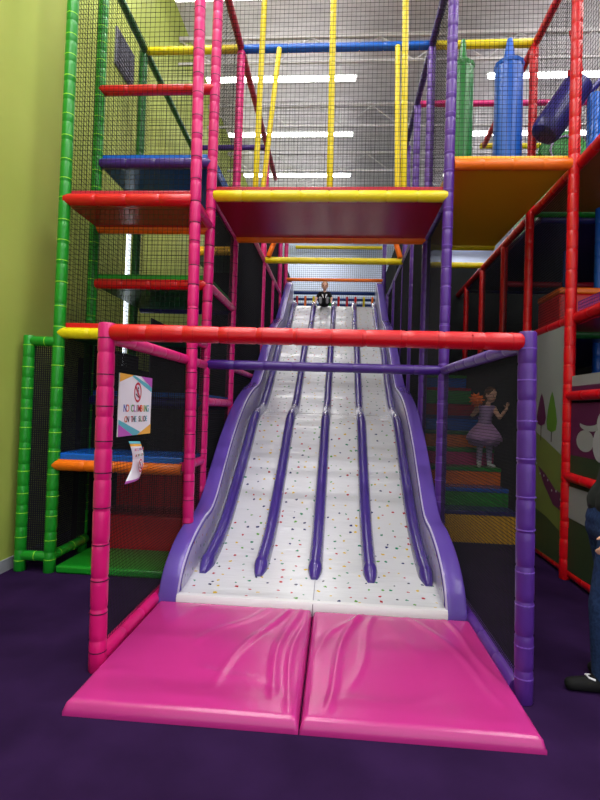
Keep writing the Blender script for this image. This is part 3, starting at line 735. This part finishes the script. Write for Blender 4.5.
# ================================================================== SIGNS on the left gate net
def letters(parent, name, text, org, size, adv, mats, X):
    """block lettering lying in the plane x = X, reading along +y"""
    mb = MB(); mlist = []
    for i, ch in enumerate(text):
        if ch == ' ': continue
        cu = bpy.data.curves.new('t', 'FONT'); cu.body = ch; cu.size = size; cu.extrude = .0006; cu.align_x = 'CENTER'; cu.offset = size*.012
        o = bpy.data.objects.new('t', cu); COL.objects.link(o)
        dg = bpy.context.evaluated_depsgraph_get(); me = bpy.data.meshes.new_from_object(o.evaluated_get(dg))
        m = mats[i % len(mats)]
        if m not in mlist: mlist.append(m)
        b = len(mb.v)
        for v in me.vertices: mb.v.append((X+v.co.z, org[0]+adv*(i+.5)+v.co.x, org[1]+v.co.y))
        for p in me.polygons: mb.f.append(tuple(b+k for k in p.vertices)); mb.m.append(mlist.index(m))
        bpy.data.objects.remove(o); bpy.data.curves.remove(cu); bpy.data.meshes.remove(me)
    return mb.build(name, mlist, parent, smooth=False)
SX = -1.352; a, b, c, d = 3.02, 3.56, 1.342, 1.742
sg = thing('notice_sign', 'white no climbing on the slide sign with bright corners on the left gate net', 'sign', (SX, a, c))
mb = MB(); mb.box((SX-.006, a, c), (SX, b, d), 0)
X = SX+.0012
W_, H_ = b-a, d-c
P = lambda u, v, e=0: (X+e, a+u*W_, c+v*H_)
mb.poly([P(0, 1), P(0, .86), P(.40, 1)], 1); mb.poly([P(.34, .98, .0004), P(.40, 1, .0004), P(1, .84, .0004), P(1, .74, .0004)], 2); mb.poly([P(.62, 1, .0008), P(1, 1, .0008), P(1, .82, .0008)], 3)
mb.poly([P(0, 0), P(0, .2), P(.42, 0)], 3); mb.poly([P(0, .2, .0004), P(0, .27, .0004), P(.7, .03, .0004), P(.6, 0, .0004), P(.42, 0, .0004)], 2); mb.poly([P(.55, 0, .0008), P(1, 0, .0008), P(1, .17, .0008)], 1)
mb.build('sign_board', [M['white'], M['s_yel'], M['s_teal'], M['s_pur']], sg, smooth=False)
def prohibit(parent, cy, cz, ry, rz, X):
    mb = MB(); n = 28
    ring = lambda k: [(X, cy+ry*k*math.cos(2*PI*j/n), cz+rz*k*math.sin(2*PI*j/n)) for j in range(n)]
    mb.loft([ring(1), ring(.78)], cap=False)
    e = X+.0004
    mb.poly([(e, cy-ry*.75, cz+rz*.5), (e, cy-ry*.55, cz+rz*.68), (e, cy+ry*.75, cz-rz*.5), (e, cy+ry*.55, cz-rz*.68)])
    mb.build('prohibition_circle', M['s_red'], parent, smooth=False)
    mb = MB(); f = X-.0003     # small climbing figure on a slope
    mb.poly([(f, cy+.16*ry*math.cos(2*PI*j/10)+.1*ry, cz+.14*rz*math.sin(2*PI*j/10)+.42*rz) for j in range(10)])
    mb.poly([(f, cy-.05*ry, cz-.2*rz), (f, cy+.25*ry, cz-.15*rz), (f, cy+.22*ry, cz+.25*rz), (f, cy-.02*ry, cz+.25*rz)])
    mb.poly([(f, cy-.5*ry, cz-.1*rz), (f, cy-.5*ry, cz-.25*rz), (f, cy+.5*ry, cz-.62*rz), (f, cy+.55*ry, cz-.5*rz)])
    mb.poly([(f, cy-.3*ry, cz+.2*rz), (f, cy-.3*ry, cz+.1*rz), (f, cy, cz+.1*rz), (f, cy, cz+.22*rz)])
    mb.build('climbing_figure', M['s_blk'], parent, smooth=False)
prohibit(sg, a+.53*W_, c+.72*H_, .062, .068, X+.001)
letters(sg, 'lettering', 'NO CLIMBING', (a+.13*W_, c+.395*H_), .066, .0385, [M['s_blu'], M['s_org'], M['s_blk'], M['s_grn'], M['s_pur'], M['s_blk'], M['s_red'], M['s_org'], M['s_yel'], M['s_grn'], M['s_teal']], X+.001)
letters(sg, 'lettering', 'ON THE SLIDE', (a+.17*W_, c+.225*H_), .055, .0315, [M['s_org'], M['s_blk'], M['s_grn'], M['s_red'], M['s_blk'], M['s_teal']], X+.001)
# torn curled notice beneath
t = thing('paper_notice', 'narrow curled paper notice hanging below the no climbing sign', 'notice', (SX, 3.18, 1.03))
mb = MB(); rows = []
N = 16
for i in range(N+1):
    v = i/N; z = 1.305-.275*v
    bulge = .012*math.sin(v*PI*1.2)+.05*max(0, v-.75)**1.2*4*.25
    sh_ = -.0*v
    rows.append([(SX+bulge+.02*math.sin(u*PI)*v, 3.19+.19*u+sh_+(.05*math.sin(v*3.0) if True else 0)-.06*max(0, v-.7)*(1-u)*3, z-.012*u+.03*max(0, v-.8)*u*3) for u in [k/6 for k in range(7)]])
base = len(mb.v)
def papermi(i): return 1 if i in (0,) else 2 if i in (1,) else 3 if i >= N-1 else 0
for r in rows: mb.v += r
for i in range(N):
    for j in range(6):
        q = base+i*7+j; mb.f.append((q, q+1, q+8, q+7)); mb.m.append(papermi(i))
o = mb.build('paper', [M['white'], M['s_teal'], M['s_yel'], M['s_pur']], t)
md = o.modifiers.new('s', 'SOLIDIFY'); md.thickness = .001
prohibit(t, 3.315, 1.135, .034, .045, SX+.037)
letters(t, 'lettering', 'NO CLIMBING', (3.225, 1.238), .026, .0135, [M['s_pur'], M['s_org'], M['s_teal']], SX+.03)
letters(t, 'lettering', 'ON THE SLIDE', (3.23, 1.2), .023, .0125, [M['s_org'], M['s_blk'], M['s_grn']], SX+.033)

# ================================================================== PEOPLE
def hand(mb, wrist, d, side, s=1.0, curl=.5):
    """palm and five fingers; d = direction of the hand, side = thumb direction"""
    w = Vector(wrist); d = Vector(d).normalized(); side = Vector(side); side = (side-d*side.dot(d)).normalized(); n = d.cross(side)
    L = .085*s
    for k in (-.026, -.008, .010, .026):
        mb.cap(w+d*.01*s+side*k*.5*s, w+d*L+side*k*s, .014*s, .0125*s, 8)
    for k, ln in ((-.030, .055), (-.010, .070), (.011, .076), (.031, .068)):
        p0 = w+d*L+side*k*s; p1 = p0+(d*math.cos(curl*.6)+n*math.sin(curl*.6)).normalized()*ln*.5*s
        p2 = p1+(d*math.cos(curl*1.5)+n*math.sin(curl*1.5)).normalized()*ln*.5*s
        mb.cap(p0, p1, .0095*s, .0085*s, 8); mb.cap(p1, p2, .0085*s, .0072*s, 8)
    t0 = w+d*.03*s+side*.028*s; t1 = t0+(d*.6+side*.75).normalized()*.04*s; t2 = t1+(d*.9+side*.3+n*.3).normalized()*.032*s
    mb.cap(t0, t1, .013*s, .011*s, 8); mb.cap(t1, t2, .011*s, .0085*s, 8)

def head(mb, c, R, f, s=1.0):
    """skull, jaw, nose, ears; f = facing (horizontal)"""
    c = Vector(c); f = Vector(f).normalized(); up = Vector((0,0,1)); l = up.cross(f).normalized(); up = f.cross(l)
    rot = Matrix((l, f, up)).transposed()
    mb.ell(c+up*.018*s, (.071*s, .088*s, .092*s), 16, 12, rot=rot)
    mb.ell(c-up*.045*s+f*.022*s, (.052*s, .060*s, .062*s), 14, 10, rot=rot)
    mb.cap(c+f*.086*s+up*.008*s, c+f*.104*s-up*.022*s, .008*s, .012*s, 8)
    for q in (-1, 1): mb.ell(c+l*q*.074*s-up*.008*s, (.012*s, .020*s, .028*s), 8, 6, rot=rot)
    return c, f, l, up, rot
def face_parts(H, parent, s, hairm, long_hair=False):
    c, f, l, up, rot = H
    for q in (-1, 1):
        mb = MB(); mb.ell(c+l*q*.030*s+f*.081*s+up*.004*s, (.011*s, .007*s, .007*s), 8, 6, rot=rot); mb.build('eye', M['eye'], parent)
    mb = MB(); mb.ell(c+f*.080*s-up*.052*s, (.022*s, .008*s, .006*s), 8, 6, rot=rot); mb.build('mouth', M['lip'], parent)
    mb = MB()
    mb.ell(c+up*.034*s-f*.014*s, (.079*s, .090*s, .086*s), 18, 12, rot=rot)
    if long_hair:
        mb.ell(c-f*.06*s-up*.03*s, (.07*s, .045*s, .11*s), 14, 10, rot=rot); mb.cap(c-f*.07*s-up*.05*s, c-f*.085*s-up*.2*s, .05*s, .03*s)
    mb.blob('hair', hairm, parent, .006*s if s > .8 else .006, 2)

# --- girl on the stairs
gx, gy, gz = 2.03, 7.03, .85
g = thing('person', 'girl in a lilac tutu dress standing on the coloured stairs, hand raised to the net', 'person', (gx, gy, gz))
V3 = Vector
F = V3((.45, -1, -.25)).normalized()
mb = MB(); o3 = V3((gx, gy, gz))
hipL, hipR = o3+V3((.06, 0, .52)), o3+V3((-.06, 0, .52))
kL, kR = o3+V3((.065, -.01, .28)), o3+V3((-.06, -.01, .28)); aL, aR = o3+V3((.075, .01, .05)), o3+V3((-.06, .01, .05))
for h_, k_, a_, tx in ((hipL, kL, aL, .03), (hipR, kR, aR, -.03)):
    mb.cap(h_, k_, .062, .043); mb.cap(k_, a_, .042, .027); mb.cap(a_-V3((0, 0, .022)), a_+V3((tx, -.11, -.03)), .026, .02)
mb.cap(o3+V3((0, 0, .53)), o3+V3((.0, 0, .62)), .085, .078); mb.cap(o3+V3((0, 0, .62)), o3+V3((.015, -.01, .76)), .078, .082)
sh_l, sh_r = o3+V3((.115, -.01, .80)), o3+V3((-.09, -.01, .79))
mb.cap(sh_l, sh_r, .04, .04); mb.cap(o3+V3((.02, -.01, .80)), o3+V3((.04, -.02, .89)), .034, .03)
eL = o3+V3((.16, -.12, .68)); wL = o3+V3((.215, -.22, .80)); mb.cap(sh_l, eL, .034, .027); mb.cap(eL, wL, .027, .019); hand(mb, wL, (.05, -.3, 1), (-1, 0, 0), .62, .4)
eR = o3+V3((-.18, -.05, .70)); wR = o3+V3((-.15, -.16, .82)); mb.cap(sh_r, eR, .034, .027); mb.cap(eR, wR, .027, .019); hand(mb, wR, (.1, -.6, .5), (1, 0, .2), .62, .9)
H = head(mb, o3+V3((.06, -.04, .985)), 0, F, .95)
mb.blob('body', M['skin'], g, .007, 3)
face_parts(H, g, .95, M['hair'], True)
mb = MB()
for h_, k_, a_, tx in ((hipL, kL, aL, .03), (hipR, kR, aR, -.03)): mb.cap(h_, k_, .066, .047); mb.cap(k_, a_+V3((0, 0, .02)), .046, .031)
mb.blob('tights', M['tights'], g, .008, 3)
for a_, tx in ((aL, .03), (aR, -.03)):
    mb = MB(); mb.cap(a_+V3((0, 0, .03)), a_-V3((0, 0, .02)), .033, .03); mb.cap(a_-V3((0, 0, .022)), a_+V3((tx, -.115, -.028)), .03, .024); mb.blob('sock', M['sock'], g, .007, 2)
mb = MB(); mb.cap(o3+V3((0, 0, .55)), o3+V3((.0, 0, .63)), .092, .088); mb.cap(o3+V3((0, 0, .62)), o3+V3((.015, -.01, .755)), .088, .091); mb.cap(sh_l-V3((.02, 0, 0)), sh_r+V3((.02, 0, 0)), .047, .047)
mb.blob('bodice', M['lilac'], g, .008, 3)
n = 64
for q, (R0, R1, z0, z1) in enumerate(((.09, .23, .60, .36), (.09, .20, .61, .32), (.09, .17, .60, .30))):
    mb = MB(); rings = []
    for k in range(7):
        t_ = k/6; R_ = R0+(R1-R0)*math.sin(t_*PI/2)
        rings.append([(gx+math.cos(2*PI*j/n)*R_*(1+.07*t_*math.sin(j*PI/n*18+q)), gy+.8*math.sin(2*PI*j/n)*R_*(1+.07*t_*math.sin(j*PI/n*18+q)), gz+z0+(z1-z0)*t_+.012*t_*math.sin(j*PI/n*14+q*2)) for j in range(n)])
    mb.loft(rings, cap=False); ob = mb.build('tutu_layer', M['tulle'], g); md = ob.modifiers.new('s', 'SOLIDIFY'); md.thickness = .002
t = thing('toy', 'small orange spiky round toy held by the girl on the stairs', 'toy', tuple(wR+V3((-.06, -.07, .05))))
cpt = wR+V3((-.03, -.07, .09))
mb = MB(); mb.ell(cpt, (.07, .07, .07), 16, 10); mb.build('ball', M['orange'], t)
for k in range(26):
    th = math.acos(1-2*(k+.5)/26); ph = k*2.4
    dv = V3((math.sin(th)*math.cos(ph), math.sin(th)*math.sin(ph), math.cos(th)))
    mb = MB(); mb.tube([cpt+dv*.06, cpt+dv*.088, cpt+dv*.105], [.016, .01, .003], 8); mb.build('spike', M['orange'], t)

# --- toddler at the head of the slide
tx, ty, tz = -.365, 11.62, 3.955
g = thing('person', 'toddler in a black printed top sitting at the head of the slide', 'person', (tx, ty, tz))
o3 = V3((tx, ty, tz)); F = V3((.0, -1, -.12))
mb = MB()
hipL, hipR = o3+V3((.06, 0, .075)), o3+V3((-.06, 0, .075)); kL, kR = o3+V3((.1, -.17, .12)), o3+V3((-.1, -.17, .12)); aL, aR = o3+V3((.075, -.3, .045)), o3+V3((-.075, -.3, .045))
for h_, k_, a_ in ((hipL, kL, aL), (hipR, kR, aR)): mb.cap(h_, k_, .058, .045); mb.cap(k_, a_, .043, .032); mb.cap(a_, a_+V3((0, -.035, .07)), .03, .026)
mb.cap(o3+V3((0, 0, .09)), o3+V3((0, -.02, .25)), .09, .085); shl, shr = o3+V3((.105, -.02, .31)), o3+V3((-.105, -.02, .31)); mb.cap(shl, shr, .042, .042)
mb.cap(o3+V3((0, -.02, .31)), o3+V3((0, -.03, .38)), .04, .036)
eL, eR = o3+V3((.17, -.06, .2)), o3+V3((-.19, -.05, .2)); wL_, wR_ = o3+V3((.16, -.15, .12)), o3+V3((-.21, -.1, .09))
for s_, e_, w_, sd in ((shl, eL, wL_, (-1, 0, 0)), (shr, eR, wR_, (1, 0, 0))): mb.cap(s_, e_, .034, .028); mb.cap(e_, w_, .028, .021); hand(mb, w_, (0, -.6, -.6), sd, .5, .5)
H = head(mb, o3+V3((0, -.035, .485)), 0, F, 1.0)
mb.blob('body', M['skin'], g, .008, 3)
face_parts(H, g, 1.0, M['fair'])
mb = MB(); mb.cap(o3+V3((0, 0, .1)), o3+V3((0, -.02, .25)), .1, .094); mb.cap(shl, shr, .05, .05)
for s_, e_ in ((shl, eL), (shr, eR)): mb.cap(s_, s_.lerp(e_, .7), .043, .038)
mb.blob('top', M['black'], g, .008, 3)
mb = MB()
for h_, k_, a_ in ((hipL, kL, aL), (hipR, kR, aR)): mb.cap(h_, k_, .064, .051); mb.cap(k_, a_, .05, .038)
mb.blob('trousers', M['black'], g, .008, 3)
for a_ in (aL, aR):
    mb = MB(); mb.cap(a_+V3((0, -.01, -.01)), a_+V3((0, -.045, .08)), .04, .036); sh_ = mb.blob('shoe', M['black'], g, .007, 2)
    mb = MB(); mb.cap(a_+V3((0, -.075, -.01)), a_+V3((0, -.105, .075)), .032, .03); so = mb.blob('sole', M['sole'], None, .007, 2); so.parent = sh_; so.matrix_parent_inverse = Matrix.Identity(4)
mb = MB()    # white print on the chest
for q in (-1, 1):
    mb.loft([[(tx+q*.018, ty-.117-.002, tz+.19), (tx+q*.03, ty-.117, tz+.19), (tx+q*.03, ty-.119, tz+.205), (tx+q*.018, ty-.119, tz+.205)], [(tx+q*.03, ty-.12, tz+.25), (tx+q*.062, ty-.117, tz+.265), (tx+q*.062, ty-.119, tz+.285), (tx+q*.03, ty-.122, tz+.27)]])
mb.build('chest_print', M['white'], g, smooth=False)

# --- adult at the right edge of the frame, facing the gate
px, py = 1.705, 3.1
g = thing('person', 'standing adult in dark jacket and blue jeans at the right edge', 'person', (px, py, 0))
o3 = V3((px, py, 0)); F = V3((-1, 0, 0))
mb = MB()
hN, hF = o3+V3((-.075, -.09, .90)), o3+V3((-.06, .09, .90)); kN, kF = o3+V3((-.15, -.10, .49)), o3+V3((.02, .11, .49)); aN, aF = o3+V3((-.13, -.10, .09)), o3+V3((.10, .11, .09))
for h_, k_, a_ in ((hN, kN, aN), (hF, kF, aF)): mb.cap(h_, k_, .085, .06); mb.cap(k_, a_, .058, .04); mb.cap(a_-V3((0, 0, .045)), a_+V3((-.17, 0, -.055)), .04, .03)
mb.cap(hN, hF, .095, .095); mb.cap(o3+V3((-.07, 0, .98)), o3+V3((-.01, 0, 1.12)), .09, .11); mb.cap(o3+V3((-.01, 0, 1.12)), o3+V3((.03, 0, 1.32)), .125, .12)
sN, sF = o3+V3((.05, -.18, 1.40)), o3+V3((.05, .18, 1.40)); mb.cap(sN, sF, .065, .065); mb.cap(o3+V3((.05, 0, 1.4)), o3+V3((.05, 0, 1.52)), .058, .052)
eN, eF = o3+V3((.06, -.27, 1.12)), o3+V3((.06, .24, 1.12)); wN, wF = o3+V3((-.165, -.26, .935)), o3+V3((.06, .25, .90))
for s_, e_, w_ in ((sN, eN, wN), (sF, eF, wF)): mb.cap(s_, e_, .052, .042); mb.cap(e_, w_, .042, .028); hand(mb, w_, (-.5, 0, -.85) if w_ is wN else (-.1, 0, -1), (-1, 0, .1), 1.0, .5)
H = head(mb, o3+V3((.06, 0, 1.60)), 0, F, 1.15)
mb.blob('body', M['skin'], g, .007, 3)
face_parts(H, g, 1.15, M['hair'], True)
mb = MB()
for h_, k_, a_ in ((hN, kN, aN), (hF, kF, aF)):
    mb.cap(h_, k_, .095, .078); mb.cap(k_, a_+V3((0, 0, .0)), .078, .072)
mb.cap(hN, hF, .105, .105); mb.cap(hN+V3((.015, .03, .055)), hF+V3((.0, -.03, .055)), .115, .115); mb.cap(hN+V3((.02, .04, .1)), hF+V3((.005, -.04, .1)), .11, .11); mb.blob('jeans', M['denim'], g, .012, 3)
mb = MB(); mb.cap(o3+V3((-.05, -.05, 1.06)), o3+V3((-.0, 0, 1.15)), .125, .13); mb.cap(o3+V3((-.05, .05, 1.06)), o3+V3((-.0, 0, 1.15)), .125, .13); mb.cap(o3+V3((-.01, 0, 1.12)), o3+V3((.03, 0, 1.32)), .14, .135); mb.cap(sN, sF, .078, .078); mb.cap(o3+V3((.05, 0, 1.4)), o3+V3((.05, 0, 1.46)), .075, .066)
for s_, e_, w_ in ((sN, eN, wN), (sF, eF, wF)): mb.cap(s_, e_, .066, .056); mb.cap(e_, e_.lerp(w_, .82), .056, .042)
mb.blob('jacket', M['jacket'], g, .012, 3)
for a_ in (aN, aF):
    mb = MB(); mb.cap(a_+V3((.02, 0, -.04)), a_+V3((-.19, 0, -.052)), .048, .036); mb.cap(a_+V3((.01, 0, .0)), a_+V3((-.03, 0, -.02)), .052, .048); so = mb.blob('shoe', M['black'], g, .008, 2)
    mb = MB(); mb.tube([a_+V3((-.07, -.03, -.012)), a_+V3((-.10, -.02, -.006)), a_+V3((-.10, .02, -.006)), a_+V3((-.07, .03, -.012))], .006, 6); lc = mb.build('lace', M['white'], None); lc.parent = so

# ================================================================== LIGHT
def area(name, loc, sx, sy, power, rot=(0, 0, 0), col=(1, .985, .96)):
    l = bpy.data.lights.new(name, 'AREA'); l.shape = 'RECTANGLE'; l.size = sx; l.size_y = sy; l.energy = power; l.color = col
    o = bpy.data.objects.new(name, l); COL.objects.link(o); o.location = loc; o.rotation_euler = rot
# near rows: fluorescent strips overhead, nearer than the frame shows
for y in (-2.3, -.3, 1.65, 3.6, 5.55, 17.4, 19.2):  # the far rows are unseen fill, added to brighten the back wall
    for x in (-1.3, 4.1):
        area('strip_and_fill_lamp', (x, y, 7.85), 3.0, .12, 85 if y < 10 else 45)
        area('fill_uplight', (x, y, 7.9), 3.0, .12, 50 if y < 10 else 15, (PI, 0, 0))  # upward fill added to brighten the ceiling
w = bpy.data.worlds.new('world'); S.world = w; w.use_nodes = True
bg = w.node_tree.nodes['Background']; bg.inputs['Color'].default_value = (.95, .97, 1, 1); bg.inputs['Strength'].default_value = 1.25
S.view_settings.view_transform = 'Standard'; S.view_settings.look = 'None'; S.view_settings.gamma = 1; S.view_settings.exposure = 0.0
try: S.view_settings.use_curve_mapping = False
except Exception: pass
S.cycles.use_denoising = True
S.cycles.max_bounces = 6; S.cycles.diffuse_bounces = 4; S.cycles.glossy_bounces = 3
